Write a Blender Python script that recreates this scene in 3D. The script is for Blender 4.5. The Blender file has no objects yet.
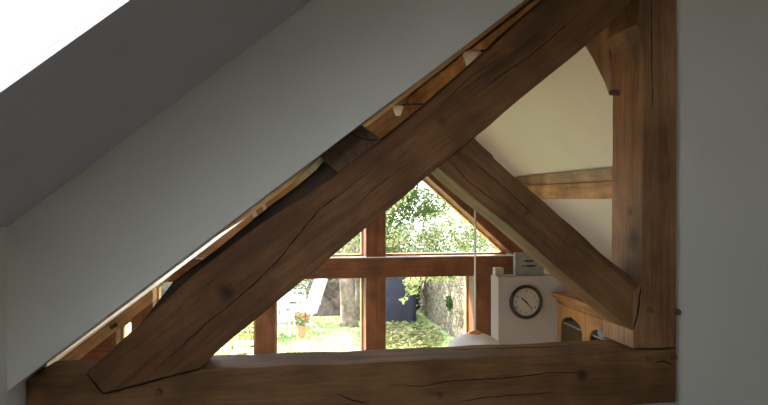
import bpy, bmesh, math, random
from mathutils import Vector, noise
R = random.Random(7)
C = bpy.context.scene.collection
sc = bpy.context.scene
F = 650.0; TH = math.radians(9.5); cT, sT = math.cos(TH), math.sin(TH)
EYE = 1.5; HY = 200.0

# ---------------------------------------------------------------- photo geometry
def ray(x, y):
    u = (x-384)/F; v = (HY-y)/F; k = cT-u*sT
    return (sT+u*cT)/k, v/k
def P(x, y, Y):                      # point seen at (x, y) standing at the distance Y
    a, b = ray(x, y); return Vector((a*Y, Y, EYE+b*Y))
def PZ(x, y, Z):                     # point seen at (x, y) lying on the level Z
    a, b = ray(x, y); Y = (Z-EYE)/b; return Vector((a*Y, Y, Z))

# ---------------------------------------------------------------- materials
def nd(t, kind, **kw):
    n = t.nodes.new(kind)
    for k, v in kw.items(): setattr(n, k, v)
    return n
def mat_base(name):
    m = bpy.data.materials.new(name); m.use_nodes = True
    t = m.node_tree; b = t.nodes['Principled BSDF']
    return m, t, b
def simple(name, col, rough=.6, metal=0, var=.06, scale=20, bump=0, bscale=60, spec=.5):
    m, t, b = mat_base(name)
    b.inputs['Roughness'].default_value = rough; b.inputs['Metallic'].default_value = metal
    b.inputs['Specular IOR Level'].default_value = spec
    tc = nd(t, 'ShaderNodeTexCoord'); n = nd(t, 'ShaderNodeTexNoise'); n.inputs['Scale'].default_value = scale
    n.inputs['Detail'].default_value = 5
    t.links.new(tc.outputs['Object'], n.inputs['Vector'])
    cr = nd(t, 'ShaderNodeValToRGB')
    cr.color_ramp.elements[0].position = .3; cr.color_ramp.elements[1].position = .7
    cr.color_ramp.elements[0].color = (*[c*(1-var) for c in col], 1)
    cr.color_ramp.elements[1].color = (*[min(1, c*(1+var)) for c in col], 1)
    t.links.new(n.outputs['Fac'], cr.inputs['Fac']); t.links.new(cr.outputs['Color'], b.inputs['Base Color'])
    if bump:
        n2 = nd(t, 'ShaderNodeTexNoise'); n2.inputs['Scale'].default_value = bscale; n2.inputs['Detail'].default_value = 6
        t.links.new(tc.outputs['Object'], n2.inputs['Vector'])
        bp = nd(t, 'ShaderNodeBump'); bp.inputs['Strength'].default_value = bump; bp.inputs['Distance'].default_value = .01
        t.links.new(n2.outputs['Fac'], bp.inputs['Height']); t.links.new(bp.outputs['Normal'], b.inputs['Normal'])
    return m
def wood(name, col, axis='X', ang=0.0, dark=.45, spots=(), rough=.6, contrast=1.0):
    """oak: grain stretched along an axis (turned by ang about Y)"""
    m, t, b = mat_base(name)
    b.inputs['Roughness'].default_value = rough; b.inputs['Specular IOR Level'].default_value = .35
    L = t.links.new
    ge = nd(t, 'ShaderNodeNewGeometry')
    rot = nd(t, 'ShaderNodeVectorRotate', rotation_type='Y_AXIS'); rot.inputs['Angle'].default_value = ang
    L(ge.outputs['Position'], rot.inputs['Vector'])
    mp = nd(t, 'ShaderNodeMapping')
    s = {'X': (1, 14, 14), 'Y': (14, 1, 14), 'Z': (14, 14, 1)}[axis]
    mp.inputs['Scale'].default_value = s; L(rot.outputs['Vector'], mp.inputs['Vector'])
    n1 = nd(t, 'ShaderNodeTexNoise'); n1.inputs['Scale'].default_value = 1.3; n1.inputs['Detail'].default_value = 8
    n1.inputs['Roughness'].default_value = .65; n1.inputs['Distortion'].default_value = .6
    n2 = nd(t, 'ShaderNodeTexNoise'); n2.inputs['Scale'].default_value = 7; n2.inputs['Detail'].default_value = 6
    n2.inputs['Roughness'].default_value = .7
    n3 = nd(t, 'ShaderNodeTexNoise'); n3.inputs['Scale'].default_value = 3.5; n3.inputs['Detail'].default_value = 5
    L(mp.outputs['Vector'], n1.inputs['Vector']); L(mp.outputs['Vector'], n2.inputs['Vector']); L(ge.outputs['Position'], n3.inputs['Vector'])
    cr = nd(t, 'ShaderNodeValToRGB'); e = cr.color_ramp.elements
    dk = [c*(1-dark*contrast) for c in col]; br = [min(1, c*(1+.25*contrast)) for c in col]
    e[0].position = .28; e[0].color = (*dk, 1); e[1].position = .72; e[1].color = (*br, 1)
    x = e.new(.5); x.color = (*col, 1)
    L(n1.outputs['Fac'], cr.inputs['Fac'])
    r2 = nd(t, 'ShaderNodeMapRange'); r2.inputs['From Min'].default_value = .3; r2.inputs['From Max'].default_value = .7
    r2.inputs['To Min'].default_value = .72; r2.inputs['To Max'].default_value = 1.15; L(n2.outputs['Fac'], r2.inputs['Value'])
    r3 = nd(t, 'ShaderNodeMapRange'); r3.inputs['From Min'].default_value = .3; r3.inputs['From Max'].default_value = .65
    r3.inputs['To Min'].default_value = .5; r3.inputs['To Max'].default_value = 1.12; L(n3.outputs['Fac'], r3.inputs['Value'])
    mu = nd(t, 'ShaderNodeMath', operation='MULTIPLY'); L(r2.outputs[0], mu.inputs[0]); L(r3.outputs[0], mu.inputs[1])
    last = mu.outputs[0]
    for (c, r, amt) in spots:                   # knots, stains and the darker left end of the tie
        d = nd(t, 'ShaderNodeVectorMath', operation='DISTANCE'); L(ge.outputs['Position'], d.inputs[0]); d.inputs[1].default_value = c
        ad = nd(t, 'ShaderNodeMath', operation='MULTIPLY_ADD'); L(n3.outputs['Fac'], ad.inputs[0]); ad.inputs[1].default_value = r*1.6
        L(d.outputs['Value'], ad.inputs[2])
        ra = nd(t, 'ShaderNodeMapRange', interpolation_type='SMOOTHSTEP'); ra.inputs['From Min'].default_value = r*.9; ra.inputs['From Max'].default_value = r*1.9
        ra.inputs['To Min'].default_value = amt; ra.inputs['To Max'].default_value = 1; L(ad.outputs[0], ra.inputs['Value'])
        m2 = nd(t, 'ShaderNodeMath', operation='MULTIPLY'); L(last, m2.inputs[0]); L(ra.outputs[0], m2.inputs[1]); last = m2.outputs[0]
    vm = nd(t, 'ShaderNodeVectorMath', operation='SCALE'); L(cr.outputs['Color'], vm.inputs[0]); L(last, vm.inputs['Scale'])
    L(vm.outputs['Vector'], b.inputs['Base Color'])
    bp = nd(t, 'ShaderNodeBump'); bp.inputs['Strength'].default_value = .5; bp.inputs['Distance'].default_value = .004
    L(n2.outputs['Fac'], bp.inputs['Height']); L(bp.outputs['Normal'], b.inputs['Normal'])
    return m
def glass(name, tint=(1, 1, 1), refl=.06, mixc=None):
    m = bpy.data.materials.new(name); m.use_nodes = True; t = m.node_tree; t.nodes.clear()
    o = nd(t, 'ShaderNodeOutputMaterial'); mx = nd(t, 'ShaderNodeMixShader'); tr = nd(t, 'ShaderNodeBsdfTransparent')
    gl = nd(t, 'ShaderNodeBsdfGlossy'); gl.inputs['Roughness'].default_value = .03
    tr.inputs['Color'].default_value = (*tint, 1)
    lw = nd(t, 'ShaderNodeLayerWeight'); lw.inputs['Blend'].default_value = .5
    pw = nd(t, 'ShaderNodeMath', operation='POWER'); pw.inputs[1].default_value = 5; t.links.new(lw.outputs['Facing'], pw.inputs[0])
    ml = nd(t, 'ShaderNodeMath', operation='MULTIPLY_ADD'); ml.inputs[1].default_value = .8; ml.inputs[2].default_value = .03
    t.links.new(pw.outputs[0], ml.inputs[0]); t.links.new(ml.outputs[0], mx.inputs['Fac'])
    t.links.new(tr.outputs[0], mx.inputs[1]); t.links.new(gl.outputs[0], mx.inputs[2]); t.links.new(mx.outputs[0], o.inputs['Surface'])
    return m
def leaf_mat(name, c1, c2, trans=.45, scale=3):
    m = bpy.data.materials.new(name); m.use_nodes = True; t = m.node_tree; t.nodes.clear()
    o = nd(t, 'ShaderNodeOutputMaterial'); mx = nd(t, 'ShaderNodeMixShader'); mx.inputs['Fac'].default_value = trans
    d = nd(t, 'ShaderNodeBsdfDiffuse'); tr = nd(t, 'ShaderNodeBsdfTranslucent')
    ge = nd(t, 'ShaderNodeNewGeometry'); cr = nd(t, 'ShaderNodeValToRGB')
    cr.color_ramp.elements[0].color = (*c1, 1); cr.color_ramp.elements[1].color = (*c2, 1)
    L = t.links.new
    L(ge.outputs['Random Per Island'], cr.inputs['Fac']); L(cr.outputs['Color'], d.inputs['Color']); L(cr.outputs['Color'], tr.inputs['Color'])
    L(d.outputs[0], mx.inputs[1]); L(tr.outputs[0], mx.inputs[2]); L(mx.outputs[0], o.inputs['Surface'])
    return m
PA = math.radians(38)                        # roof pitch
OAK = (.36, .185, .085)
M = {}
M['tie'] = wood('oak_tie', (.29, .143, .056), 'X', 0, spots=[(P(582, 375, 2.5), .035, .25), (P(440, 395, 2.5), .02, .5), (P(50, 392, 2.5), .09, .5)])
M['principal'] = wood('oak_principal', (.29, .132, .052), 'X', PA, spots=[(P(226, 292, 2.5), .045, .3), (P(440, 120, 2.5), .03, .6)])
M['post'] = wood('oak_post', (.42, .21, .095), 'Z', 0, spots=[(Vector((1.50, 2.57, 1.33)), .06, .3), (Vector((1.50, 2.6, 1.45)), .035, .4)])
M['strut'] = wood('oak_strut', (.30, .145, .056), 'X', -math.radians(41), spots=[(P(527, 213, 2.5), .012, .35)])
M['brace'] = wood('oak_brace', (.58, .34, .20), 'Z', 0)
M['block'] = wood('oak_end_grain', (.25, .15, .085), 'Y', 0, dark=.65)
M['board'] = wood('dark_rough_board', (.10, .06, .035), 'X', PA)
M['purlin'] = wood('oak_purlin', (.50, .27, .11), 'Y')
M['purlin_dark'] = wood('oak_plate', (.36, .22, .13), 'Y')
M['ridge'] = wood('oak_ridge', (.58, .33, .15), 'Y')
M['gable_v'] = wood('oak_gable_upright', (.23, .09, .035), 'Z')
M['gable_h'] = wood('oak_gable_rail', (.23, .09, .035), 'X')
M['gable_r'] = wood('oak_gable_rafter', (.50, .29, .13), 'X', -PA)
M['gable_l'] = wood('oak_gable_rafter_left', (.50, .30, .15), 'X', PA)
M['boards'] = wood('oak_boarding', (.40, .23, .11), 'Y', rough=.9)
M['liner'] = wood('oak_liner', (.66, .38, .16), 'Z')
M['crack'] = simple('drying_crack', (.012, .008, .005), .9)
M['peg'] = simple('oak_peg', (.16, .085, .04), .6)
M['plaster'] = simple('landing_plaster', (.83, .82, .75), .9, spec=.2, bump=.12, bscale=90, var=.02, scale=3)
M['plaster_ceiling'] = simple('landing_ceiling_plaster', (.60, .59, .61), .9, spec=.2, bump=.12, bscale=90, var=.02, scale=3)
M['cream'] = simple('cream_plaster', (.70, .68, .62), .95, spec=0, bump=.1, bscale=70, var=.02, scale=3)
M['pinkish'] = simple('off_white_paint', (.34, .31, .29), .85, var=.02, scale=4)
M['carpet'] = simple('carpet', (.16, .15, .14), .95, var=.1, scale=60)
M['floorboards'] = wood('floorboards', (.42, .26, .14), 'Y')
M['white'] = simple('white_paint', (.82, .82, .80), .45, var=.02)
M['cordm'] = simple('grey_cord', (.62, .62, .62), .5, var=.02)
M['copper'] = simple('copper', (.85, .42, .18), .3, metal=.9, var=.05)
M['metal'] = simple('galvanised_metal', (.62, .62, .66), .4, metal=.3, var=.1)
M['clock_rim'] = simple('dark_green_rim', (.012, .022, .018), .3, var=.1)
M['clock_face'] = simple('clock_dial', (.42, .40, .34), .5, var=.03)
M['ink'] = simple('black_ink', (.02, .02, .022), .6)
M['sign'] = simple('grey_picture', (.20, .20, .185), .7, var=.18, scale=25)
M['pine'] = wood('pine_vertical', (.48, .25, .09), 'Z', dark=.3)
M['pine_h'] = wood('pine_horizontal', (.42, .21, .075), 'Y', dark=.3)
M['dark_in'] = simple('cabinet_inside', (.06, .07, .065), .8)
M['glass'] = glass('window_glass'); M['cab_glass'] = glass('cabinet_glass', (.75, .8, .78))
M['boxm'] = simple('cream_box', (.45, .39, .33), .7)
M['garden_white'] = simple('white_garden_paint', (.85, .85, .85), .5, var=.03)
M['mesh_grey'] = simple('grey_mesh', (.16, .20, .17), .8, var=.1)
M['tarp'] = simple('navy_tarpaulin', (.012, .015, .038), .55, var=.5, scale=5, bump=1, bscale=7)
M['bark'] = simple('bark', (.20, .155, .12), .95, var=.6, scale=9, bump=1, bscale=22)
M['soil'] = simple('bank_soil', (.085, .06, .05), .95, var=.6, scale=7, bump=1, bscale=12)
M['terracotta'] = simple('terracotta', (.5, .2, .1), .8)
M['petals'] = leaf_mat('red_orange_petals', (.6, .08, .03), (.75, .3, .12), .3)
M['white_petals'] = leaf_mat('white_petals', (.8, .8, .75), (.9, .85, .8), .3)
M['leaf'] = leaf_mat('bright_leaf', (.08, .14, .025), (.62, .64, .34))
M['leaf_mid'] = leaf_mat('mid_leaf', (.04, .085, .015), (.20, .27, .08))
M['leaf_dark'] = leaf_mat('dark_leaf', (.012, .04, .012), (.06, .12, .035), .3)
M['grass_blade'] = leaf_mat('grass_blade', (.16, .30, .06), (.48, .58, .24), .3)
M['litter'] = leaf_mat('fallen_leaf', (.06, .10, .03), (.46, .40, .20), .2)
M['ivy'] = leaf_mat('bank_leaf', (.035, .03, .03), (.12, .17, .07), .2)
M['parasol'] = simple('parasol_cloth', (.75, .74, .82), .8, var=.05)
def lawn_mat():
    m, t, b = mat_base('lawn'); L = t.links.new
    b.inputs['Roughness'].default_value = .95
    ge = nd(t, 'ShaderNodeNewGeometry'); n = nd(t, 'ShaderNodeTexNoise'); n.inputs['Scale'].default_value = 2.2; n.inputs['Detail'].default_value = 9
    n.inputs['Roughness'].default_value = .7
    L(ge.outputs['Position'], n.inputs['Vector']); cr = nd(t, 'ShaderNodeValToRGB'); e = cr.color_ramp.elements
    e[0].position = .3; e[0].color = (.20, .30, .10, 1); e[1].position = .7; e[1].color = (.50, .55, .26, 1)
    L(n.outputs['Fac'], cr.inputs['Fac']); L(cr.outputs['Color'], b.inputs['Base Color']); return m
M['lawn'] = lawn_mat()
def stone_mat():
    m, t, b = mat_base('rubble_stone'); L = t.links.new
    b.inputs['Roughness'].default_value = .95
    ge = nd(t, 'ShaderNodeNewGeometry'); mp = nd(t, 'ShaderNodeMapping'); mp.inputs['Scale'].default_value = (1, 1, 1.5)
    L(ge.outputs['Position'], mp.inputs['Vector'])
    v = nd(t, 'ShaderNodeTexVoronoi', feature='DISTANCE_TO_EDGE'); v.inputs['Scale'].default_value = 6
    v2 = nd(t, 'ShaderNodeTexVoronoi'); v2.inputs['Scale'].default_value = 6
    n = nd(t, 'ShaderNodeTexNoise'); n.inputs['Scale'].default_value = 10; n.inputs['Detail'].default_value = 8
    for q in (v, v2, n): L(mp.outputs['Vector'], q.inputs['Vector'])
    cr = nd(t, 'ShaderNodeValToRGB'); e = cr.color_ramp.elements
    e[0].position = .25; e[0].color = (.09, .075, .05, 1); e[1].position = .75; e[1].color = (.38, .32, .24, 1); q = e.new(.5); q.color = (.23, .19, .115, 1)
    mx = nd(t, 'ShaderNodeMix', data_type='RGBA'); L(n.outputs['Fac'], cr.inputs['Fac']); L(cr.outputs['Color'], mx.inputs[6])
    hs = nd(t, 'ShaderNodeSeparateColor'); L(v2.outputs['Color'], hs.inputs[0])
    mx.inputs[7].default_value = (.44, .38, .32, 1); ms = nd(t, 'ShaderNodeMath', operation='MULTIPLY'); ms.inputs[1].default_value = .5
    L(hs.outputs[0], ms.inputs[0]); L(ms.outputs[0], mx.inputs[0])
    r = nd(t, 'ShaderNodeMapRange'); r.inputs['From Max'].default_value = .08; r.inputs['To Min'].default_value = .45; L(v.outputs['Distance'], r.inputs['Value'])
    vm = nd(t, 'ShaderNodeVectorMath', operation='SCALE'); L(mx.outputs[2], vm.inputs[0]); L(r.outputs[0], vm.inputs['Scale']); L(vm.outputs['Vector'], b.inputs['Base Color'])
    bp = nd(t, 'ShaderNodeBump'); bp.inputs['Distance'].default_value = .04; L(r.outputs[0], bp.inputs['Height']); L(bp.outputs['Normal'], b.inputs['Normal'])
    return m
M['stone'] = stone_mat()

# ---------------------------------------------------------------- mesh helpers
class MB:
    def __init__(s): s.v = []; s.f = []
    def add(s, vs, fs):
        o = len(s.v); s.v += [tuple(v) for v in vs]; s.f += [tuple(i+o for i in f) for f in fs]; return s
    def box(s, x0, x1, y0, y1, z0, z1):
        return s.add([(x0,y0,z0),(x1,y0,z0),(x1,y1,z0),(x0,y1,z0),(x0,y0,z1),(x1,y0,z1),(x1,y1,z1),(x0,y1,z1)],
            [(0,3,2,1),(4,5,6,7),(0,1,5,4),(1,2,6,5),(2,3,7,6),(3,0,4,7)])
    def prism(s, front, d):                     # polygon (3D points) pushed along the vector d
        n = len(front); d = Vector(d); a = [Vector(p) for p in front]
        return s.add(a+[p+d for p in a], [tuple(range(n)), tuple(reversed(range(n, 2*n)))] + [(i, n+i, n+(i+1) % n, (i+1) % n) for i in range(n)])
    def bar(s, a, b, w, h=None, up=(0, 0, 1)):  # square bar between two points
        a = Vector(a); b = Vector(b); h = h or w; d = (b-a).normalized(); up = Vector(up)
        if abs(d.dot(up)) > .97: up = Vector((1, 0, 0))
        x = d.cross(up).normalized()*w/2; y = x.cross(d).normalized()*h/2
        return s.add([a-x-y, a+x-y, a+x+y, a-x+y, b-x-y, b+x-y, b+x+y, b-x+y],
            [(0,3,2,1),(4,5,6,7),(0,1,5,4),(1,2,6,5),(2,3,7,6),(3,0,4,7)])
    def tube(s, pts, rs, n=12):
        pts = [Vector(p) for p in pts]
        if not isinstance(rs, (list, tuple)): rs = [rs]*len(pts)
        o = len(s.v); ref = Vector((.3, .9, .1))
        for i, p in enumerate(pts):
            d = (pts[min(i+1, len(pts)-1)]-pts[max(i-1, 0)]).normalized()
            x = d.cross(ref).normalized(); y = d.cross(x)
            for k in range(n):
                a = 2*math.pi*k/n; s.v.append(tuple(p+(x*math.cos(a)+y*math.sin(a))*rs[i]))
        for i in range(len(pts)-1):
            for k in range(n):
                s.f.append((o+i*n+k, o+i*n+(k+1) % n, o+(i+1)*n+(k+1) % n, o+(i+1)*n+k))
        s.f.append(tuple(o+k for k in reversed(range(n)))); s.f.append(tuple(o+(len(pts)-1)*n+k for k in range(n))); return s
    def lathe(s, c, prof, n=32, axis='Z', close=False):
        o = len(s.v); c = Vector(c)
        for (r, h) in prof:
            for k in range(n):
                a = 2*math.pi*k/n; u, w = r*math.cos(a), r*math.sin(a)
                s.v.append(tuple(c+{'Z': Vector((u, w, h)), 'Y': Vector((u, h, w)), 'X': Vector((h, u, w))}[axis]))
        m = len(prof)
        for i in range(m if close else m-1):
            for k in range(n):
                j = (i+1) % m
                s.f.append((o+i*n+k, o+i*n+(k+1) % n, o+j*n+(k+1) % n, o+j*n+k))
        return s
    def build(s, name, mt, parent=None, bevel=0, smooth=False, seg=2):
        me = bpy.data.meshes.new(name); off = Vector(parent.get('_o', (0, 0, 0))) if parent else Vector()
        me.from_pydata([tuple(Vector(v)-off) for v in s.v], [], s.f)
        bm = bmesh.new(); bm.from_mesh(me); bmesh.ops.remove_doubles(bm, verts=bm.verts, dist=1e-5); bmesh.ops.recalc_face_normals(bm, faces=bm.faces); bm.to_mesh(me); bm.free()
        me.materials.append(mt)
        o = bpy.data.objects.new(name, me); C.objects.link(o)
        if parent: o.parent = parent
        if smooth:
            for p in me.polygons: p.use_smooth = True
        if bevel:
            b = o.modifiers.new('bevel', 'BEVEL'); b.width = bevel; b.segments = seg; b.limit_method = 'ANGLE'; b.angle_limit = math.radians(35)
        return o
def tag(o, label=None, cat=None, group=None, kind=None):
    if label: o['label'] = label
    if cat: o['category'] = cat
    if group: o['group'] = group
    if kind: o['kind'] = kind
    return o
def thing(name, loc, label, cat, group=None):
    o = bpy.data.objects.new(name, None); C.objects.link(o); o.location = loc; o['_o'] = tuple(loc); o.empty_display_size = .1
    return tag(o, label, cat, group)
def struct(o): o['kind'] = 'structure'; return o
def sub_off(parent, off):                       # parts of a part share their thing's origin
    parent['_o'] = off
def rough(poly, step=.07, amp=.002, seed=0):    # hand-cut edges: outline resampled with a slight wander
    out = []; n = len(poly)
    for i in range(n):
        a, b = Vector(poly[i]), Vector(poly[(i+1) % n]); L = (b-a).length; k = max(1, int(L/step)); d = (b-a).normalized()
        nrm = Vector((-d.z, 0, d.x))
        for j in range(k):
            p = a+(b-a)*j/k
            if j: p = p+nrm*amp*2*noise.noise(Vector((p.x*6+seed, seed*3.1, p.z*6)))
            out.append(p)
    return out
def px(poly, Y): return [P(x, y, Y) for x, y in poly]
def beam(name, poly, Y0, Y1, mt, parent, bevel=.006, amp=.003, seed=0):
    return MB().prism(rough(px(poly, Y0), amp=amp, seed=seed), (0, Y1-Y0, 0)).build(name, mt, parent, bevel=bevel)
def crack(name, pts, w, parent, nrm=(0, -1, 0)):
    """a tapering drying shake following the points"""
    out = []; n0 = Vector(nrm); rr = random.Random(len(pts)*7+int(pts[0][0]*100))
    fine = []
    for i in range(len(pts)-1):
        a, b = Vector(pts[i]), Vector(pts[i+1]); k = max(2, int((b-a).length/.025))
        for j in range(k): fine.append(a+(b-a)*j/k)
    fine.append(Vector(pts[-1])); up, dn = [], []
    for i, p in enumerate(fine):
        d = (fine[min(i+1, len(fine)-1)]-fine[max(0, i-1)]).normalized(); s = d.cross(n0).normalized()
        t = i/(len(fine)-1); ww = w*(min(1, 6*t, 6*(1-t))*.85+.15)*(.6+.6*rr.random())
        p = p+s*(rr.random()-.5)*.004
        up.append(p+s*ww/2); dn.append(p-s*ww/2)
    n = len(fine); b = MB(); vs = up+dn+[q-n0*.002 for q in up+dn]
    fs = [(i, i+1, n+i+1, n+i) for i in range(n-1)]+[(2*n+i, 2*n+i+1, i+1, i) for i in range(n-1)]+[(3*n+i, n+i, n+i+1, 3*n+i+1) for i in range(n-1)]
    return b.add(vs, fs).build(name, M['crack'], parent)
def leaves(name, mt, blobs, n, size, parent=None, seed=1, flat=False):
    rr = random.Random(seed); b = MB()
    tot = sum(x[1][0]*x[1][1]*x[1][2] for x in blobs)
    vs, fs = [], []
    for (c, r) in blobs:
        for _ in range(int(n*r[0]*r[1]*r[2]/tot)+1):
            while True:
                q = Vector((rr.uniform(-1, 1), rr.uniform(-1, 1), rr.uniform(-1, 1)))
                if q.length < 1: break
            p = Vector((c[0]+q.x*r[0], c[1]+q.y*r[1], c[2]+q.z*r[2])); s = size*rr.uniform(.6, 1.4)
            a = Vector((rr.gauss(0, 1), rr.gauss(0, 1), rr.gauss(0, 1)*(.15 if flat else 1))).normalized()
            bb = a.cross(Vector((rr.gauss(0, 1)*(.2 if flat else 1), rr.gauss(0, 1)*(.2 if flat else 1), rr.gauss(0, 1)+.01))).normalized()
            k = len(vs); nn = a.cross(bb)*s*.12
            vs += [tuple(p-a*s), tuple(p-bb*s*.42+nn), tuple(p+a*s), tuple(p+bb*s*.42+nn)]; fs += [(k, k+1, k+2), (k, k+2, k+3)]
    off = Vector(parent.get('_o', (0, 0, 0))) if parent else Vector()
    me = bpy.data.meshes.new(name); me.from_pydata([tuple(Vector(v)-off) for v in vs], [], fs); me.materials.append(mt)
    o = bpy.data.objects.new(name, me); C.objects.link(o)
    if parent: o.parent = parent
    return o

# ================================================================= ROOM SHELL
SOF = lambda x: 1.539+.77*x                     # sloping soffit of the far room, left
RX = 1.45; RZ = SOF(RX)
SOR = lambda x: RZ-.85*(x-RX)                   # right slope
CEI = lambda x: 2.114+.80*x                     # landing ceiling, left slope
CX = 2.6; CER = lambda x: CEI(CX)-.80*(x-CX)
FL = -1.4                                       # floor of the far room and the garden
def slab_slope(name, fn, x0, x1, y0, y1, th, mt, holes=()):
    """sloping ceiling with rectangular openings"""
    xs = sorted({x0, x1, *[h[0] for h in holes], *[h[1] for h in holes]}); ys = sorted({y0, y1, *[h[2] for h in holes], *[h[3] for h in holes]})
    b = MB()
    for i in range(len(xs)-1):
        for j in range(len(ys)-1):
            a, c, d, e = xs[i], xs[i+1], ys[j], ys[j+1]
            if any(h[0] <= a and c <= h[1] and h[2] <= d and e <= h[3] for h in holes): continue
            b.prism([(a, d, fn(a)), (c, d, fn(c)), (c, d, fn(c)+th), (a, d, fn(a)+th)], (0, e-d, 0))
    return struct(b.build(name, mt))
# landing (camera side)
HOLE = (-.84, .14, .45, 1.333)
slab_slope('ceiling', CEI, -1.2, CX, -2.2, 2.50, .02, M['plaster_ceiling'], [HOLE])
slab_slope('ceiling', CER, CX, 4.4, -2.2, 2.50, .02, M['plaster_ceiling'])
struct(MB().box(-1.1, 4.3, -2.2, 2.52, -.14, 0).build('floor', M['carpet']))
struct(MB().box(-1.1, -.88, -2.2, 2.725, -.1, 1.41+.1).build('wall_left', M['plaster']))
struct(MB().box(4.1, 4.3, -2.2, 2.55, 0, CER(4.1)-.01).build('wall_right', M['plaster']))
struct(MB().prism([(-1.1, -2.2, 0), (4.3, -2.2, 0), (4.3, -2.2, CER(4.3)+.05), (CX, -2.2, CEI(CX)+.05), (-1.1, -2.2, CEI(-1.1)+.05)], (0, .12, 0)).build('wall_back', M['plaster']))
# plaster above the sloping opening, in front of the truss
struct(MB().prism([(-.885, 2.34, SOF(-.885)), (1.70, 2.34, SOF(1.70)), (1.70, 2.34, CEI(1.70)+.01), (-.885, 2.34, CEI(-.885)+.01)], (0, .16, 0)).build('wall_front', M['plaster'], bevel=.003))
# plaster right of the king post
xr = P(676, 300, 2.53).x
struct(MB().prism([(xr, 2.53, 0), (4.3, 2.53, 0), (4.3, 2.53, CER(4.3)), (CX, 2.53, CEI(CX)), (xr, 2.53, CEI(xr))], (0, .19, 0)).build('wall_front_right', M['plaster']))
struct(MB().box(-.88, xr, 2.53, 2.71, FL, .643).build('wall_below', M['plaster']))
struct(MB().prism([(-2.45, 2.6, FL), (-.88, 2.6, FL), (-.88, 2.6, SOF(-.88)), (-2.45, 2.6, SOF(-2.45))], (0, .1, 0)).build('wall_back_left', M['cream']))
struct(MB().prism([(xr, 2.6+.12, FL), (4.4, 2.72, FL), (4.4, 2.72, SOR(4.4)+.02), (xr, 2.72, SOR(xr)+.02)], (0, .04, 0)).build('wall_back_right', M['cream']))
# far room
GY = 6.6
FH = (-1.05, -.27, 3.3, 5.7)
slab_slope('ceiling', SOF, -2.45, -.26, 2.501, GY+.35, .12, M['cream'], [FH])
slab_slope('ceiling', SOF, -.26, RX, 2.501, GY+.35, .12, M['boards'])
slab_slope('ceiling', SOR, RX, 4.4, 2.73, GY+.35, .12, M['cream'])
struct(MB().box(-2.45, 4.3, 2.7, GY+.3, FL-.12, FL).build('floor', M['floorboards']))
struct(MB().box(-2.45, -2.30, 2.7, GY+.3, FL, SOF(-2.3)).build('wall_left', M['cream']))
struct(MB().box(4.1, 4.25, 2.76, GY+.3, FL, SOR(4.1)).build('wall_right', M['cream']))
# rooflights
def rooflight(n, fn, h, inner):
    w = .06; x0, x1, y0, y1 = h[0]-w, h[1]+w, h[2]-w, h[3]+w; f = MB()
    for (a, c, d, e) in ((x0, x0+w, y0, y1), (x1-w, x1, y0, y1), (x0+w, x1-w, y0, y0+w), (x0+w, x1-w, y1-w, y1)):
        f.prism([(a, d, fn(a)+inner), (c, d, fn(c)+inner), (c, d, fn(c)+inner+.06), (a, d, fn(a)+inner+.06)], (0, e-d, 0))
    o = struct(f.build('window_%d' % n, M['white']))
    g = MB().prism([(x0+w, y0+w, fn(x0+w)+inner+.03), (x1-w, y0+w, fn(x1-w)+inner+.03), (x1-w, y0+w, fn(x1-w)+inner+.036), (x0+w, y0+w, fn(x0+w)+inner+.036)], (0, y1-y0-2*w, 0))
    g.build('pane', M['glass'], o)
rooflight(1, CEI, HOLE, .021)
rooflight(2, SOF, FH, .121)

# ================================================================= OAK TRUSS
TY = 2.5; TB = 2.725
tr = thing('roof_truss', (.4, 2.6, .644), 'massive oak roof truss with king post and diagonal strut filling the opening', 'roof truss')
zt, zb = .870, .644
xt = P(676, 350, TY).x
tie_poly = [Vector((-.878, TY, zb)), Vector((xt, TY, zb)), Vector((xt, TY, zt+.004)), Vector((1.2, TY, zt)), Vector((.2, TY, zt-.003)), Vector((-.845, TY, zt)), Vector((-.878, TY, zt-.02))]
tie = MB().prism(rough(tie_poly, amp=.003, seed=1), (0, TB-TY, 0)).build('tie_beam', M['tie'], tr, bevel=.007)
post = beam('king_post', [(645, -92), (640, 5), (637, 24), (642, 42), (643.5, 60), (641.5, 283), (634, 292), (633, 349), (676.5, 349), (677.5, -92)], TY+.002, TB+.03, M['post'], tr, amp=.0015, seed=2)
prin = beam('principal_rafter', [(86, 372.5), (134, 330), (199, 270), (248, 233), (338, 173), (382, 140), (436, 96), (543, 0), (650, -92), (690, -70), (612, 23), (588, 44), (474, 138), (330, 258), (216, 353), (200, 369), (103, 394)], TY-.008, TB-.004, M['principal'], tr, amp=.003, seed=3)
strut = beam('strut', [(455, 120), (474, 138), (493, 155), (494, 158), (560, 216), (612, 262), (640, 285), (640, 335), (632, 330), (553, 264), (438, 167), (405, 138)], TY+.006, TB-.006, M['strut'], tr, amp=.003, seed=4)
kb = MB().prism([(1.502, 2.757, 1.975), (1.502, 2.80, 2.045), (1.502, 2.90, 2.165), (1.502, 3.03, 2.298), (1.502, 2.757, 2.298)], (.075, 0, 0)).build('knee_brace', M['brace'], tr, bevel=.004)
brd = beam('packing_board', [(142, 322), (173, 282), (220, 247), (232, 237), (270, 206), (296, 187), (319, 168), (325, 160), (345, 180), (325, 189), (262, 237), (220, 272), (165, 312), (140, 332)], TY+.02, TB-.02, M['board'], tr, amp=.002, seed=6)
for (x, y) in ((650, 310), (676, 311.5), (648.5, 358.5), (673.5, 357), (159, 392)):
    p = P(x, y, TY)
    out = .02 if x == 676 else .008
    MB().tube([(p.x, TY-out-(.008 if x == 159 else 0), p.z), (p.x, TY+.03, p.z)], [.0125, .014], 10).build('peg', M['peg'], tr)
p = Vector((1.5, 2.70, 1.98))
MB().tube([(1.478, p.y, p.z), (1.53, p.y, p.z)], [.012, .014], 10).build('peg', M['peg'], tr)
Yf = TY-.009
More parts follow.
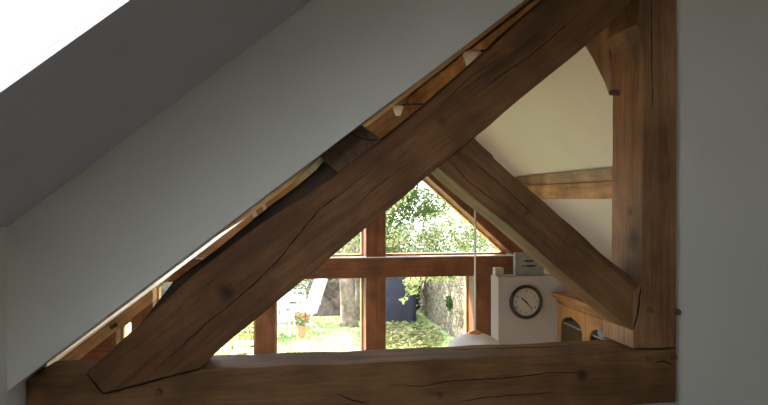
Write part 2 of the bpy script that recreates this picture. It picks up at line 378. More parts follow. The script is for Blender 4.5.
crack('crack', [P(x, y, Yf) for x, y in ((150, 374), (205, 325), (240, 296), (275, 264), (296, 238), (317, 212), (345, 190), (376, 166))], .0045, tr)
crack('crack', [P(x, y, Yf) for x, y in ((440, 107), (456, 90), (472, 75), (505, 56))], .003, tr)
crack('crack', [P(x, y, Yf) for x, y in ((478, 93), (500, 76), (529, 57), (558, 32), (585, 10))], .004, tr)
crack('crack', [P(x, y, Yf) for x, y in ((352, 208), (380, 184), (412, 160))], .002, tr)
crack('joint', [P(x, y, Yf) for x, y in ((86, 373), (103, 394), (150, 382), (200, 369))], .006, tr)
Yt = TY-.001
crack('crack', [P(x, y, Yt) for x, y in ((390, 385), (422, 386), (450, 381), (505, 378), (557, 372), (590, 373))], .004, tr)
crack('crack', [P(x, y, Yt) for x, y in ((456, 402), (489, 397), (557, 392))], .003, tr)
crack('crack', [P(x, y, Yt) for x, y in ((335, 393), (352, 400), (370, 404))], .006, tr)
crack('crack', [P(x, y, Yt) for x, y in ((652, 364), (664, 361), (675, 366))], .006, tr)
crack('crack', [P(x, y, TY+.001) for x, y in ((652, -10), (651.5, 60), (652.5, 110))], .004, tr)
crack('joint', [P(x, y, TY+.001) for x, y in ((641, 286), (638, 310), (634, 330))], .007, tr)
crack('joint', [P(x, y, TY+.001) for x, y in ((634, 348.6), (655, 348.2), (676, 347.6))], .003, tr)
crack('crack', [PZ(x, y, zt+.001) for x, y in ((452, 349.5), (500, 348), (560, 346.5), (600, 344.5))], .006, tr, nrm=(0, 0, 1))
crack('crack', [P(x, y, TY+.005) for x, y in ((470, 160), (505, 188), (540, 222))], .003, tr)
crack('crack', [P(x, y, TY+.005) for x, y in ((452, 163), (470, 183), (500, 205))], .003, tr)

# purlin whose sawn end rests on the truss, left slope
q = px([(320, 150), (362, 117.5), (382, 140), (338, 173)], TY-.012)
for k_ in (0, 1): q[k_].z = SOF(q[k_].x)-.004
ln = MB().prism(q, (0, GY-TY+.01, 0)).build('purlin', M['block'], None, bevel=.004)
tag(ln, 'dark oak purlin with a cracked sawn end lying on the sloping rafter', 'purlin')
c_ = crack('crack', [P(x, y, TY-.0135) for x, y in ((346, 130), (357, 137), (368, 139.5), (380, 140))], .004, ln)
# right slope purlin
pr = thing('purlin', (2.68, 4.7, 1.508), 'orange oak purlin running along the cream ceiling slope behind the king post', 'purlin')
MB().prism([(2.52, 2.77, 1.508), (2.52, 2.77, 1.645), (2.632, 2.77, 1.645), (2.79, 2.77, 1.508)], (0, GY-2.78, 0)).build('beam', M['purlin'], pr, bevel=.006)
MB().prism([(2.535, 2.77, 1.647), (2.50, 2.77, 1.745), (2.515, 2.77, 1.745), (2.625, 2.77, 1.647)], (0, GY-2.78, 0)).build('top_board', M['purlin_dark'], pr)
rb = MB().box(1.36, 1.54, 2.76, GY, 2.30, RZ-.09).build('ridge_beam', M['ridge'], None, bevel=.008)
tag(rb, 'long pale oak ridge beam under the roof top, above the dark sloping rafter', 'beam')

# ================================================================= OAK GABLE
GB = GY+.30
gf = thing('gable_frame', (1, GY+.1, FL), 'glazed oak gable frame with posts and transom at the garden end', 'window frame')
tz1, tz0 = .905, .70
def gpost(x0, x1, top, w=None):
    a = P(x0, 300, GY).x; b = P(x1, 300, GY).x
    MB().box(a, b, GY, GB, FL, top).build('post', M['gable_v'], gf, bevel=.008); return a, b
bays = []
p0 = gpost(131, 153, .52); p1 = gpost(255, 275, tz0); p2 = gpost(366, 386, 2.25); p3 = gpost(474, 497, tz0); pl = gpost(109, 116, .25)
MB().prism([(-1.08, GY-.004, tz0), (2.50, GY-.004, tz0), (2.50, GY-.004, tz1), (-.83, GY-.004, tz1)], (0, GB-GY+.004, 0)).build('transom', M['gable_h'], gf, bevel=.006)
MB().box(-2.3, 2.6, GY-.002, GB, -.72, -.55).build('rail', M['gable_h'], gf, bevel=.006)
# rafters of the gable
LR = lambda x: SOF(x)-.33
RR = lambda x: 1.719-.88*(x-1.59)
ap = (1.719+.88*1.59-1.209)/(.77+.88)
MB().prism([(-.395, GY-.01, tz1+.001), (ap, GY-.01, LR(ap)), (ap+.3, GY-.01, LR(ap)+.28), (ap+.3, GY-.01, SOF(ap+.3)+.02), (-.815, GY-.01, SOF(-.815)+.02)], (0, .28, 0)).build('rafter', M['gable_l'], gf, bevel=.006)
MB().prism([(-2.3, GY-.01, SOF(-2.3)-.15), (p0[1], GY-.01, SOF(p0[1])-.13), (p0[1], GY-.01, SOF(p0[1])+.02), (-2.3, GY-.01, SOF(-2.3)+.02)], (0, .28, 0)).build('rafter', M['gable_l'], gf, bevel=.006)
MB().prism([(ap, GY-.006, RR(ap)), (2.62, GY-.006, RR(2.62)), (2.62, GY-.006, RR(2.62)+.50), (ap+.25, GY-.006, RR(ap+.25)+.50)], (0, .30, 0)).build('rafter', M['gable_v'], gf, bevel=.006)
MB().prism([(-2.28, GY-.005, -.45), (-1.545, GY-.005, -.45), (-1.545, GY-.005, SOF(-1.545)-.14), (-2.28, GY-.005, SOF(-2.28)-.14)], (0, .2, 0)).build('panel', M['gable_h'], gf)
for (x, y) in ((112, 327), (115.5, 325)):
    q = P(x, y, GY-.01); MB().tube([(q.x, GY-.02, q.z), (q.x, GY+.02, q.z)], .022, 10).build('bolt', M['ink'], gf)
# plaster of the gable wall
struct(MB().prism([(2.50, GY+.05, FL), (4.1, GY+.05, FL), (4.1, GY+.05, SOR(4.1)+.01), (RX, GY+.05, RZ+.01), (1.2, GY+.05, SOF(1.2)+.01), (1.2, GY+.05, RR(1.2)+.2), (2.50, GY+.05, RR(2.5)+.2)], (0, .2, 0)).build('wall_gable', M['cream']))
struct(MB().box(-2.3, 2.5, GY+.03, GB-.02, FL, -.70).build('wall_gable_low', M['cream']))
struct(MB().box(-1.10, -2.3, GY+.06, GB-.02, -.56, -.44).build('wall_gable_side', M['cream']))
# glazing: liner frame + pane for each bay
def window(n, poly, yl=GY+.21, w=.022, linert='liner'):
    f = MB(); k = len(poly)
    pts = [Vector((p[0], 0, p[1])) for p in poly]; ins = []
    for i in range(k):
        a, b, d = pts[i-1], pts[i], pts[(i+1) % k]
        e1 = (b-a).normalized(); e2 = (d-b).normalized(); n1 = Vector((-e1.z, 0, e1.x)); n2 = Vector((-e2.z, 0, e2.x))
        m = (n1+n2).normalized(); ins.append(b+m*w/max(.3, m.dot(n1)))
    for i in range(k):
        j = (i+1) % k
        f.prism([Vector((v.x, yl, v.z)) for v in (pts[i], pts[j], ins[j], ins[i])], (0, .08, 0))
    o = struct(f.build('window_%d' % n, M[linert]))
    MB().prism([(v.x, yl+.04, v.z) for v in ins], (0, .006, 0)).build('pane', M['glass'], o)
zlo = -.55
window(3, [(p0[1], zlo), (p1[0], zlo), (p1[0], tz0), (-1.09, tz0), (p0[1], SOF(p0[1])-.01)])
window(4, [(p1[1], zlo), (p2[0], zlo), (p2[0], tz0), (p1[1], tz0)])
window(5, [(p2[1], zlo), (p3[0], zlo), (p3[0], tz0), (p2[1], tz0)])
window(6, [(p3[1], zlo), (2.5, zlo), (2.5, tz0), (p3[1], tz0)])
window(7, [((tz1-1.209)/.77, tz1), (p2[0], tz1), (p2[0], LR(p2[0]))])
window(8, [(p2[1], tz1), (1.59+(1.719-tz1)/.88, tz1), (ap, RR(ap)), (p2[1], min(LR(p2[1]), RR(p2[1])))], w=.022, linert='liner')
window(9, [(pl[1], zlo), (p0[0], zlo), (p0[0], SOF(p0[0])-.13), (pl[1], SOF(pl[1])-.13)])
# white bead strip, its colour standing in for the lit transom top
struct(MB().box(-.6, 2.5, GY-.012, GY+.03, tz1, tz1+.012).build('trim_1', M['white']))

# metal strap and catches on the left soffit
sp = P(257, 205, 5.3)
st = thing('metal_bracket', (sp.x, sp.y, sp.z), 'small galvanised metal bracket high on the left, above the rafter', 'bracket')
MB().bar(sp+Vector((-.09, -.02, -.045)), sp+Vector((.05, -.02, .055)), .05, .035).build('strap', M['metal'], st)
MB().bar(sp+Vector((.03, -.03, .05)), sp+Vector((.07, -.03, -.05)), .04, .03).build('hook', M['metal'], st)
MB().bar(sp+Vector((-.05, -.03, -.01)), sp+Vector((-.01, -.03, -.09)), .05, .035).build('hook', M['metal'], st)

# ================================================================= LOWER ROOM THINGS
PY = 5.46; ptop = .824
struct(MB().box(1.93, 4.1, PY, PY+.20, FL, ptop).build('wall_partition', M['pinkish'], bevel=.006))
# small box
tag(MB().box(1.935, 2.015, PY+.09, PY+.17, ptop, ptop+.07).build('box', M['boxm'], bevel=.008), 'small cream box on the left end of the partition top', 'box')
# picture with two fish
fp = thing('fish_picture', (2.25, PY+.09, ptop), 'grey picture block with two dark fish, standing above the clock', 'picture')
MB().box(2.114, 2.384, PY+.07, PY+.115, ptop, ptop+.205).build('board', M['sign'], fp, bevel=.003)
def fish(cx, cz, L, s):
    pts = []
    for i in range(13):
        t = i/12; pts.append((t-.5, .085*math.sin(math.pi*min(1, t*1.06))**.8*(1 if t < .8 else .8)))
    up = [(cx+s*x*L, cz+z*L) for x, z in pts]; dn = [(cx+s*x*L, cz-z*L) for x, z in reversed(pts)]
    tail = [(cx+s*.62*L, cz-.09*L), (cx+s*.56*L, cz), (cx+s*.62*L, cz+.09*L)]
    poly = up[:-1]+list(reversed(tail))+dn[1:]
    return MB().prism([(x, PY+.068, z) for x, z in poly], (0, .003, 0))
fish(2.245, ptop+.130, .13, 1).build('fish', M['ink'], fp); fish(2.255, ptop+.085, .13, -1).build('fish', M['ink'], fp)
# clock
ck = thing('wall_clock', (2.182, PY, .60), 'round wall clock with dark rim and cream dial, on the partition', 'clock')
cc = Vector((2.182, PY, .60))
MB().lathe(cc, [(.150, -.002), (.150, -.022), (.143, -.034), (.131, -.036), (.123, -.024), (.123, -.002)], 48, 'Y').build('rim', M['clock_rim'], ck, smooth=True)
MB().lathe(cc, [(0.0001, -.012), (.124, -.012), (.124, -.002), (.0001, -.002)], 48, 'Y').build('dial', M['clock_face'], ck)
def hand(name, ang, L, w):
    a = math.radians(ang); d = Vector((math.sin(a), 0, math.cos(a))); s = Vector((d.z, 0, -d.x)); o = cc+Vector((0, -.0155, 0))
    MB().prism([o-d*.02-s*w*.5, o-d*.02+s*w*.5, o+d*L*.8+s*w*.5, o+d*L, o+d*L*.8-s*w*.5], (0, .002, 0)).build(name, M['ink'], ck)
hand('hour_hand', 311, .062, .012); hand('minute_hand', 138, .095, .008)
MB().tube([cc+Vector((0, -.019, 0)), cc+Vector((0, -.012, 0))], .008, 12).build('hub', M['ink'], ck)
for h in range(1, 13):
    cu = bpy.data.curves.new('numeral', 'FONT'); cu.body = str(h); cu.size = .033; cu.align_x = 'CENTER'; cu.align_y = 'CENTER'; cu.extrude = .0008
    tmp = bpy.data.objects.new('tmp', cu); C.objects.link(tmp)
    me = bpy.data.meshes.new_from_object(tmp.evaluated_get(bpy.context.evaluated_depsgraph_get())); bpy.data.objects.remove(tmp)
    me.materials.clear(); me.materials.append(M['ink'])
    o = bpy.data.objects.new('numeral', me); C.objects.link(o); o.parent = ck; a = math.radians(30*h)
    o.location = (math.sin(a)*.097, -.0135, math.cos(a)*.097); o.rotation_euler = (math.pi/2, 0, 0)
tk = MB()
for k in range(60):
    a = math.radians(6*k); d = Vector((math.sin(a), 0, math.cos(a))); o = cc+Vector((0, -.0128, 0))
    tk.bar(o+d*.115, o+d*.121, .0022 if k % 5 else .004, .001)
tk.build('minute_marks', M['ink'], ck)
# cabinet against the partition, fronts facing left
KX = 2.478; KY1 = PY-.012; KY0 = KY1-1.06; KT = .585
cb = thing('display_cabinet', (KX+.2, (KY0+KY1)/2, FL), 'pine display cabinet with arched glass doors beside the clock wall', 'cabinet')
b = MB(); b.box(KX+.02, KX+.42, KY0, KY0+.02, FL, KT).box(KX+.02, KX+.42, KY1-.02, KY1, FL, KT).box(KX+.02, KX+.42, KY0, KY1, KT-.02, KT)
b.box(KX+.40, KX+.42, KY0, KY1, FL, KT).box(KX+.02, KX+.42, KY0, KY1, FL, FL+.08).box(KX+.02, KX+.42, KY0, KY1, -.55, -.5)
b.build('body', M['pine'], cb)
MB().box(KX+.385, KX+.398, KY0+.02, KY1-.02, -.49, KT-.021).build('back_lining', M['dark_in'], cb)
cprof = [(.43, KT), (0, KT), (-.008, KT+.012), (-.012, KT+.03), (-.03, KT+.045), (-.05, KT+.062), (-.058, KT+.075), (-.058, KT+.098), (.43, KT+.098)]
MB().prism([(KX+x, KY0-.03, z) for x, z in cprof], (0, KY1-KY0+.03, 0)).build('cornice', M['pine_h'], cb)
MB().box(KX+.04, KX+.385, KY0+.02, KY1-.02, .405, .42).build('shelf', M['white'], cb)
MB().box(KX+.04, KX+.385, KY0+.02, KY1-.02, .05, .065).build('shelf', M['white'], cb)
def curve_frame(name, outer, inner, x0, th, mt, parent):
    cu = bpy.data.curves.new(name, 'CURVE'); cu.dimensions = '2D'; cu.fill_mode = 'BOTH'; cu.extrude = th/2
    for pl_ in (outer, inner):
        s = cu.splines.new('POLY'); s.points.add(len(pl_)-1); s.use_cyclic_u = True
        for i, (u, v) in enumerate(pl_): s.points[i].co = (u, v, 0, 1)
    tmp = bpy.data.objects.new('tmp', cu); C.objects.link(tmp)
    me = bpy.data.meshes.new_from_object(tmp.evaluated_get(bpy.context.evaluated_depsgraph_get())); bpy.data.objects.remove(tmp)
    off = Vector(parent['_o'])
    for v in me.vertices: v.co = Vector((x0+v.co.z, v.co.x, v.co.y))-off
    me.materials.clear(); me.materials.append(mt); o = bpy.data.objects.new(name, me); C.objects.link(o); o.parent = parent; return o
dw = (KY1-KY0)/2
for k in range(2):
    a = KY0+dw*k+.004; c = a+dw-.008; z0, z1 = -.48, KT-.004
    mid = (a+c)/2; hw = dw/2-.058
    arch = [(mid-hw, z0+.08), (mid+hw, z0+.08)]
    zs = z1-.17
    for i in range(0, 21):                        # shouldered arch with a little ogee tip
        t = i/20; y = mid+hw-2*hw*t; s = abs(1-2*t)
        z = zs+.085*math.sqrt(max(0, 1-s*s))+(.02*(1-s/.18)**1.5 if s < .18 else 0)
        if s > .86: z = zs+.085*math.sqrt(1-.86**2)*(1-s)/.14
        arch.append((y, z))
    d = curve_frame('door', [(a, z0), (c, z0), (c, z1), (a, z1)], arch, KX+.01, .022, M['pine'], cb)
    d['_o'] = tuple(cb['_o'])
    MB().box(KX+.010, KX+.014, a+.03, c-.03, z0+.03, z1-.03).build('pane', M['cab_glass'], d)
    ky = c-.03 if k == 0 else a+.03
    MB().lathe((KX-.004, ky, .05), [(.0001, -.03), (.012, -.026), (.012, -.012), (.006, 0), (.006, .006)], 14, 'X').build('knob', M['copper'], d, smooth=True)
    l = MB().box(KX+.0, KX+.022, a, c, FL+.09, -.50).build('door', M['pine'], cb, bevel=.004)
# carved drop under the arches
jg = thing('jug', (KX+.06, 4.75, .42), 'small white jug on the shelf behind the right cabinet door', 'jug')
jc = (KX+.06, 4.75, .42)
MB().lathe(jc, [(.0001, 0), (.03, 0), (.042, .03), (.038, .06), (.026, .085), (.03, .11), (.026, .108), (.02, .085), (.0001, .07)], 24).build('body', M['white'], jg, smooth=True)
MB().tube([(jc[0], jc[1]-.036, .46), (jc[0], jc[1]-.065, .475), (jc[0], jc[1]-.062, .505), (jc[0], jc[1]-.026, .515)], .006, 8).build('handle', M['white'], jg, smooth=True)

# pendant lamp hung from the ridge
LX, LY = 1.448, 4.6; ztop = .537; RS = .25
lp = thing('pendant_lamp', (LX, LY, 2.28), 'white domed pendant lamp hanging on a long grey cord', 'pendant lamp')
pf = [(RS*math.sin(math.radians(a)), ztop-.012-RS+RS*math.cos(math.radians(a))) for a in range(6, 96, 6)]
MB().lathe((LX, LY, 0), pf+[(r-.006, z-.003) for r, z in reversed(pf)], 48, close=True).build('shade', M['white'], lp, smooth=True)
MB().lathe((LX, LY, ztop), [(.0001, .008), (.02, .006), (.05, -.012), (.052, -.02), (.0001, -.02)], 24).build('cap', M['copper'], lp, smooth=True)
MB().tube([(LX, LY, ztop), (LX, LY, 2.285)], .007, 8).build('cord', M['cordm'], lp, smooth=True)
MB().lathe((LX, LY, 2.30), [(.0001, -.03), (.03, -.028), (.045, 0), (.0001, 0)], 20).build('ceiling_rose', M['white'], lp, smooth=True)
MB().lathe((LX, LY, ztop-.18), [(.0001, .1), (.02, .1), (.02, .03), (.032, 0), (.02, -.03), (.0001, -.036)], 16).build('bulb', M['white'], lp, smooth=True)
# spotlights on the ridge beam
def spot(x, y, Y, s, label):
    p = P(x, y, Y); t = thing('spotlight', p, label, 'spotlight', 'spotlights under the ridge')
    MB().lathe(p, [(.0001, .045*s), (.055*s, .035*s), (.062*s, .02*s), (.03*s, -.07*s), (.0001, -.075*s)], 24).build('shade', M['white'], t, smooth=True)
    MB().tube([p+Vector((0, 0, .03*s)), p+Vector((.06, 0, .04)), Vector((1.362, p.y, p.z+.05))], .008, 8).build('arm', M['ink'], t)
spot(472, 57, 4.0, 1.0, 'white cone spotlight peeping over the middle of the sloping rafter')
spot(398, 109, 5.6, .8, 'small white spotlight just above the purlin end, lower of two')

# ================================================================= GARDEN
g = MB(); nx, ny = 40, 40
for i in range(nx+1):
    for j in range(ny+1):
        x = -12+30*i/nx; y = GY+.32+26*j/ny; z = FL-.02+.02*noise.noise(Vector((x, y, 0)))
        g.v.append((x, y, z))
for i in range(nx):
    for j in range(ny): g.f.append((i*(ny+1)+j, (i+1)*(ny+1)+j, (i+1)*(ny+1)+j+1, i*(ny+1)+j+1))
lw = g.build('ground', M['lawn']); struct(lw)
# grass blades and fallen leaves
def blades(name, n, x0, x1, y0, y1, h, mt, seed):
    rr = random.Random(seed); vs, fs = [], []
    for _ in range(n):
        x = rr.uniform(x0, x1); y = rr.uniform(y0, y1); a = rr.uniform(0, 6.3); l = h*rr.uniform(.5, 1.2); w = .012; k = len(vs)
        z = FL-.02
        vs += [(x-w*math.cos(a), y-w*math.sin(a), z), (x+w*math.cos(a), y+w*math.sin(a), z), (x+rr.gauss(0, .02), y+rr.gauss(0, .02), z+l)]; fs.append((k, k+1, k+2))
    me = bpy.data.meshes.new(name); me.from_pydata(vs, [], fs); me.materials.append(mt); o = bpy.data.objects.new(name, me); C.objects.link(o); return o
tag(blades('grass', 14000, -2.5, 3.62, 10.5, 16.2, .06, M['grass_blade'], 3), 'short grass of the lawn outside the gable', 'grass', kind='stuff')
tag(leaves('leaf_litter', M['litter'], [((2.68, 14.0, FL+.03), (.95, 1.7, .05)), ((2.5, 13.3, FL+.03), (.9, 1.2, .05))], 1800, .06, seed=5, flat=True), 'yellow fallen leaves scattered on the grass by the stone wall', 'leaves', kind='stuff')
# rubble garden wall
sw = MB(); n1, n2 = 120, 26; y0, y1 = 8.5, 17.6
vs = []
for side in (0, 1):
    for i in range(n1+1):
        for j in range(n2+1):
            y = y0+(y1-y0)*i/n1; z = FL-.1+(1.50)*j/n2
            d = .04*noise.noise(Vector((y*3.5, z*4.5, side*9)))+.02*noise.noise(Vector((y*9, z*11, 3)))
            zz = z+(.06*noise.noise(Vector((y*3, 0, 5))) if j == n2 else 0)
            vs.append((3.72+d if side == 0 else 4.15-d, y, zz))
w_ = n2+1; N = (n1+1)*w_; fs = []
for i in range(n1):
    for j in range(n2):
        a = i*w_+j; fs.append((a, a+w_, a+w_+1, a+1)); fs.append((N+a, N+a+1, N+a+w_+1, N+a+w_))
for i in range(n1): a = i*w_+n2; fs.append((a, a+w_, N+a+w_, N+a))
for j in range(n2): fs.append((j, j+1, N+j+1, N+j)); a = n1*w_+j; fs.append((a, N+a, N+a+1, a+1))
sw.add(vs, fs); tag(sw.build('garden_wall', M['stone'], smooth=True), 'rough rubble stone wall along the right of the garden', 'wall')
tag(leaves('ivy', M['leaf_dark'], [(P(452, 303, 12.9)+Vector((-.06, 0, 0)), (.05, .14, .18))], 70, .05, seed=8), 'small dark green plant growing on the stone wall face', 'plant')
# navy tarpaulin over stacked things
tv = P(386, 323, 15.1); bx0 = tv.x-.30; bx1 = P(417, 323, 15.1).x
tp = MB(); rings = 14; segs = 40
def tarp_ring(t):
    out = []
    for k in range(segs):
        a = 2*math.pi*k/segs; c, s = math.cos(a), math.sin(a); e = .35
        x = math.copysign(abs(c)**e, c); y = math.copysign(abs(s)**e, s)
        f = 1+.05*noise.noise(Vector((c*4, s*4, t*2)))*(1-t)*1.5; top = 1 if t < .93 else .95
        out.append(((bx0+bx1)/2+x*(bx1-bx0)/2*f*top*(1.04-.06*t)+.25*0, 15.5+y*.42*f*top, FL+1.32*t+.05*t*x))
    return out
for r in range(rings): tp.v += tarp_ring(r/(rings-1))
for r in range(rings-1):
    for k in range(segs): tp.f.append((r*segs+k, r*segs+(k+1) % segs, (r+1)*segs+(k+1) % segs, (r+1)*segs+k))
tp.f.append(tuple((rings-1)*segs+k for k in range(segs)))
tag(tp.build('tarpaulin', M['tarp'], smooth=True), 'navy blue tarpaulin cover draped over a tall boxy heap by the garden wall', 'cover')
# bank and hedge behind
bk = MB(); n1, n2 = 60, 14
for i in range(n1+1):
    for j in range(n2+1):
        x = -5+8.5*i/n1; t = j/n2; y = 16.3+2.0*t; z = FL-.05+1.75*t**.7+.12*noise.noise(Vector((x*2, t*5, 1)))
        bk.v.append((x, y+.15*noise.noise(Vector((x*3, t*7, 4))), z))
for i in range(n1):
    for j in range(n2): a = i*(n2+1)+j; bk.f.append((a, a+n2+1, a+n2+2, a+1))
tag(bk.build('earth_bank', M['soil'], smooth=True), 'dark earth bank behind the tree trunk and garden chairs', 'bank', kind='stuff')
tag(leaves('ground_cover', M['ivy'], [((-.8, 17.1, -.55), (4.2, .9, .75))], 5200, .05, seed=11), 'dark straggly undergrowth covering the earth bank', 'undergrowth', kind='stuff')
# tree with the pale trunk
def tree(name, label, base, trunk_pts, rads, blobs, n, size, mt, seed, extra=None):
    t = thing(name, base, label, 'tree')
    MB().tube(trunk_pts, rads, 14).build('trunk', M['bark'], t, smooth=True)
    leaves('crown', M[mt], blobs, n, size, t, seed)
    if extra: leaves('crown', M[extra[0]], extra[1], extra[2], size, t, seed+1)
    return t
b0 = P(348.5, 325, 15.0); bx = b0.x
pts = [(bx+.02, 15, FL-.1), (bx, 15, FL+.12), (bx-.02, 15, FL+.5), (bx-.05, 15.02, FL+1.1), (bx-.03, 15.05, .3), (bx+.15, 15.1, 1.3), (bx+.3, 15.1, 2.5), (bx, 15.6, 3.7)]
tree('tree', 'tree with a pale grey trunk standing behind the white chairs', b0, pts, [.26, .20, .175, .165, .16, .14, .10, .07],
     [((1.62, 14.45, .55), (.7, .35, .5)), ((1.5, 15.9, 1.0), (1.3, .8, .7)), ((2.3, 16.2, 1.9), (1.2, .8, .8))], 4200, .06, 'leaf', 21,
     ('leaf_mid', [((.1, 16.8, 4.3), (1.4, 1.6, .8)), ((1.3, 16.4, 3.9), (1.2, 1.5, .7)), ((0, 15.0, 4.1), (1.0, .8, .6)), ((-1.4, 17.0, 4.3), (1.2, 1.3, .7)), ((-.6, 15.6, 4.4), (1.0, 1.0, .6))], 4200))  # high leaf clumps added out of view to shade stone wall and lawn
bx2 = P(358.5, 322, 15.6).x
tree('tree', 'slimmer dark trunked tree just right of the pale trunk', (bx2, 15.6, FL), [(bx2, 15.6, FL-.1), (bx2+.02, 15.6, FL+.6), (bx2-.02, 15.6, -.1), (bx2+.2, 15.7, 1.6)], [.12, .1, .09, .06],
     [((2.2, 16.6, .9), (.9, .7, .6))], 900, .055, 'leaf_mid', 25)
# trees beyond the upper window
tree('tree', 'tree with dense dark green foliage at the peak of the upper window', (2.2, 19.4, FL), [(2.2, 19.4, FL-.1), (2.2, 19.4, 0), (2.6, 19.4, 1.5), (3.0, 19.2, 2.4)], [.2, .18, .15, .08],
     [((3.2, 18.0, 1.75), (.9, .6, .6)), ((4.2, 18.3, 1.35), (.8, .6, .5)), ((3.0, 18.0, .8), (.9, .6, .5))], 4200, .06, 'leaf_mid', 31,
     ('leaf_dark', [((3.55, 18.6, 1.75), (.55, .4, .35)), ((3.1, 18.7, 2.4), (.9, .5, .5)), ((2.8, 18.4, 1.3), (.55, .4, .3)), ((4.5, 18.8, 1.15), (.35, .3, .2))], 3000))
tree('tree', 'pale sunlit tree filling the right of the upper window', (5.6, 18.2, FL), [(5.6, 18.2, FL-.1), (5.6, 18.2, -.2), (5.3, 18.1, .2), (4.9, 18.0, .6)], [.14, .12, .08, .03],
     [((3.6, 17.4, .25), (1.2, .6, .6)), ((4.8, 17.3, .55), (1.0, .6, .7)), ((3.0, 17.4, .2), (.8, .6, .5)), ((5.7, 17.4, .3), (.7, .5, .6))], 6200, .055, 'leaf', 41)
sh = thing('shade_clump', (3.35, 16.1, FL), 'added clump of near-black leaves standing in for shade between tarpaulin and stone wall', 'shade_clump')
MB().tube([(3.35, 16.1, FL-.05), (3.35, 16.1, FL+.5)], [.04, .02], 8).build('stem', M['bark'], sh)
leaves('foliage', M['leaf_dark'], [((3.38, 16.1, FL+.55), (.26, .3, .6)), ((3.36, 16.1, FL+1.2), (.28, .3, .4))], 1300, .05, sh, 71)  # near-black leaves added where only deep shade lies
# leafy branch hanging over the tarpaulin
lb = thing('branch', P(425, 270, 12.3), 'leafy branch hanging in front of the tarpaulin and stone wall top', 'branch')
bp0 = P(462, 268, 12.3); MB().tube([bp0, P(440, 272, 12.3), P(415, 285, 12.3), P(402, 300, 12.3)], [.03, .02, .014, .006], 8).build('stem', M['bark'], lb)
leaves('foliage', M['leaf'], [(P(440, 276, 12.3), (.36, .25, .12)), (P(413, 281, 12.3), (.22, .2, .11)), (P(411, 291, 12.3), (.14, .12, .1)), (P(404, 300, 12.3), (.1, .1, .05))], 520, .05, lb, 51)

# garden furniture --------------------------------------------------
def at_ground(x, y):
    a, b_ = ray(x, y); Y = (FL-EYE)/b_; return Vector((a*Y, Y, FL))
def chair(name, label, loc, rz, lean, hb, w=.56, seat_h=.42, vertical=False, fabric=None, cat='garden chair', foot=True):
    t = bpy.data.objects.new(name, None); C.objects.link(t); tag(t, label, cat); t.location = loc; t.rotation_euler = (0, 0, rz)
    W = M['garden_white']; L = math.radians(lean); dx, dz = -math.sin(L), math.cos(L)
    s = MB()
    for k in range(7): s.box(-.24+.075*k, -.185+.075*k, -w/2, w/2, seat_h-.012, seat_h+.012)
    s.build('seat', fabric or W, t)
    bk = MB(); o = Vector((-.25, 0, seat_h))
    for sd in (-1, 1): bk.bar(o+Vector((0, sd*w/2, 0)), o+Vector((dx*hb, sd*w/2, dz*hb)), .035, .04)
    if vertical:
        for k in range(6):
            y = -w/2+.07+k*(w-.14)/5; bk.bar(o+Vector((dx*.06, y, dz*.06)), o+Vector((dx*hb*.96, y, dz*hb*.96)), .045, .016)
        bk.bar(o+Vector((dx*hb, -w/2, dz*hb)), o+Vector((dx*hb, w/2, dz*hb)), .06, .03)
    else:
        nn = int(hb/.085)
        for k in range(nn):
            q_ = (k+.6)/nn*hb; bk.bar(o+Vector((dx*q_, -w/2, dz*q_)), o+Vector((dx*q_, w/2, dz*q_)), .018, .058)
    bk.build('backrest', fabric or W, t)
    for sd in (-1, 1):
        MB().bar((-.30+dx*.15, sd*(w/2+.03), seat_h+.20), (.30, sd*(w/2+.03), seat_h+.22), .05, .025).build('armrest', W, t)
        MB().bar((.26, sd*(w/2+.03), seat_h+.21), (.26-.42*0, sd*(w/2+.03), 0), .03, .035).build('leg', W, t)
        MB().bar((.10, sd*(w/2+.02), seat_h), (-.42, sd*(w/2+.02), 0), .03, .035).build('leg', W, t)
        MB().bar((-.30, sd*(w/2+.01), seat_h+.18), (.05, sd*(w/2+.01), .05), .025, .03).build('brace', W, t)
    if foot:
        f_ = MB()
        for k in range(5): f_.box(.30+.075*k, .355+.075*k, -w/2+.03, w/2-.03, seat_h-.05-.035*k, seat_h-.03-.035*k)
        f_.bar((.28, -w/2+.05, seat_h-.03), (.66, -w/2+.05, seat_h-.20), .02, .03).bar((.28, w/2-.05, seat_h-.03), (.66, w/2-.05, seat_h-.20), .02, .03)
        f_.bar((.6, -w/2+.05, seat_h-.18), (.6, -w/2+.05, 0), .025).bar((.6, w/2-.05, seat_h-.18), (.6, w/2-.05, 0), .025)
        f_.build('footrest', W, t)
    return t
chair('garden_chair', 'white slatted steamer chair with a tall leaning back', at_ground(300, 331), math.radians(200), 20, .78)
chair('garden_chair', 'white armchair with dark gaps between upright back slats', at_ground(292, 324), math.radians(250), 10, .34, w=.44, vertical=True, foot=False)
chair('garden_chair', 'low white framed chair with grey mesh seat, farthest left at the lawn', at_ground(272, 337), math.radians(300), 35, .50, w=.5, seat_h=.32, fabric=M['mesh_grey'], foot=False)
cp = PZ(250, 360, FL); cp = Vector(((ray(252, 340)[0])*9.7, 9.7, FL))
chair('garden_chair', 'white chair with horizontal back slats seen from behind, nearest the house', cp, math.radians(95), 8, .50, w=.5, foot=False)
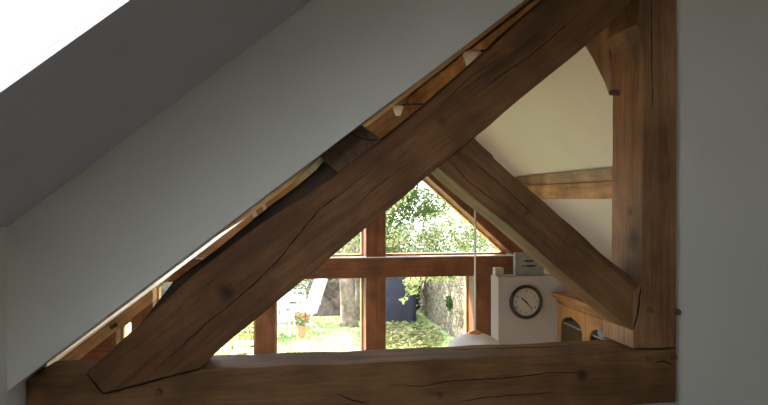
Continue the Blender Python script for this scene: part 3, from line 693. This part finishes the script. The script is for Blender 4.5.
# folded parasol
pp = at_ground(281, 321.5)
ps = thing('parasol', pp, 'folded pale lavender white parasol behind the chairs', 'parasol')
pr_ = []
for i, (r, z) in enumerate([(.0001, 2.2), (.05, 2.1), (.09, 1.7), (.12, 1.2), (.19, .45), (.17, .43)]): pr_.append((r, z))
cm = MB().lathe(pp, pr_, 24); cm.v = [((v[0]-pp.x)*(1+.25*math.cos(6*math.atan2(v[1]-pp.y, v[0]-pp.x)))+pp.x, v[1], v[2]) for v in cm.v]
cm.build('canopy', M['parasol'], ps, smooth=True); MB().tube([pp+Vector((0, 0, .04)), pp+Vector((0, 0, 2.25))], .02, 8).build('pole', M['garden_white'], ps)
MB().lathe(pp, [(.0001, 0), (.24, 0), (.24, .05), (.05, .08), (.03, .2), (.0001, .2)], 24).build('base', M['mesh_grey'], ps)
# potted plants
def potted(label, p, h, spread, mt2, seed, n=160, pot_r=.14, white=False):
    t = thing('potted_plant', p, label, 'potted plant')
    MB().lathe(p, [(.0001, 0), (pot_r*.7, 0), (pot_r, .2), (pot_r*1.1, .2), (pot_r*1.1, .24), (pot_r*.95, .24), (pot_r*.9, .2), (.0001, .19)], 20).build('pot', M['terracotta'], t)
    leaves('foliage', M['leaf_mid'], [(p+Vector((0, 0, .24+h/2)), (spread, spread, h/2))], n, .05, t, seed)
    tag(leaves('flowers', M[mt2], [(p+Vector((0, 0, .30+h/2)), (spread, spread, h/2))], n*2//3, .035, t, seed+1), kind='stuff')
potted('potted plant with reddish leaves in front of the steamer chair', at_ground(302, 337), .30, .17, 'petals', 61, pot_r=.09)
potted('potted plant with orange flowers beyond the nearest white chair', Vector((ray(247, 340)[0]*10.6, 10.6, FL)), .7, .28, 'petals', 63)
potted('tall potted plant with white blooms behind the armchair', at_ground(301, 321.5), .95, .3, 'white_petals', 65, 220)

# ================================================================= LIGHT, WORLD, CAMERA
w = bpy.data.worlds.new('sky'); sc.world = w; w.use_nodes = True; t = w.node_tree
bg = t.nodes['Background']; tc = nd(t, 'ShaderNodeTexCoord'); sx = nd(t, 'ShaderNodeSeparateXYZ'); cr = nd(t, 'ShaderNodeValToRGB')
t.links.new(tc.outputs['Generated'], sx.inputs[0]); t.links.new(sx.outputs['Z'], cr.inputs['Fac'])
cr.color_ramp.elements[0].color = (.93, .96, 1, 1); cr.color_ramp.elements[1].color = (.72, .84, 1, 1); t.links.new(cr.outputs[0], bg.inputs['Color'])
bg.inputs['Strength'].default_value = 2.6
sd = Vector((-.60, .50, .80)).normalized()
su = bpy.data.lights.new('sun', 'SUN'); su.energy = 11; su.angle = math.radians(.6); su.color = (1, .95, .86)
so = bpy.data.objects.new('sun', su); C.objects.link(so); so.rotation_euler = sd.to_track_quat('Z', 'Y').to_euler(); so.location = (-6, 10, 12)
cam = bpy.data.cameras.new('camera'); co = bpy.data.objects.new('camera', cam); C.objects.link(co); sc.camera = co
cam.sensor_width = 36; cam.lens = 36*F/768; cam.shift_y = -2.5/768; cam.clip_start = .02
co.location = (0, 0, EYE); co.rotation_euler = (math.pi/2, 0, -TH)
sc.view_settings.view_transform = 'Standard'; sc.view_settings.look = 'None'; sc.view_settings.exposure = 1.08; sc.view_settings.gamma = 1
sc.cycles.use_denoising = True
sc.cycles.max_bounces = 14; sc.cycles.diffuse_bounces = 8; sc.cycles.transparent_max_bounces = 16
sc.cycles.sample_clamp_indirect = 6
for o in sc.objects:
    if '_o' in o: del o['_o']
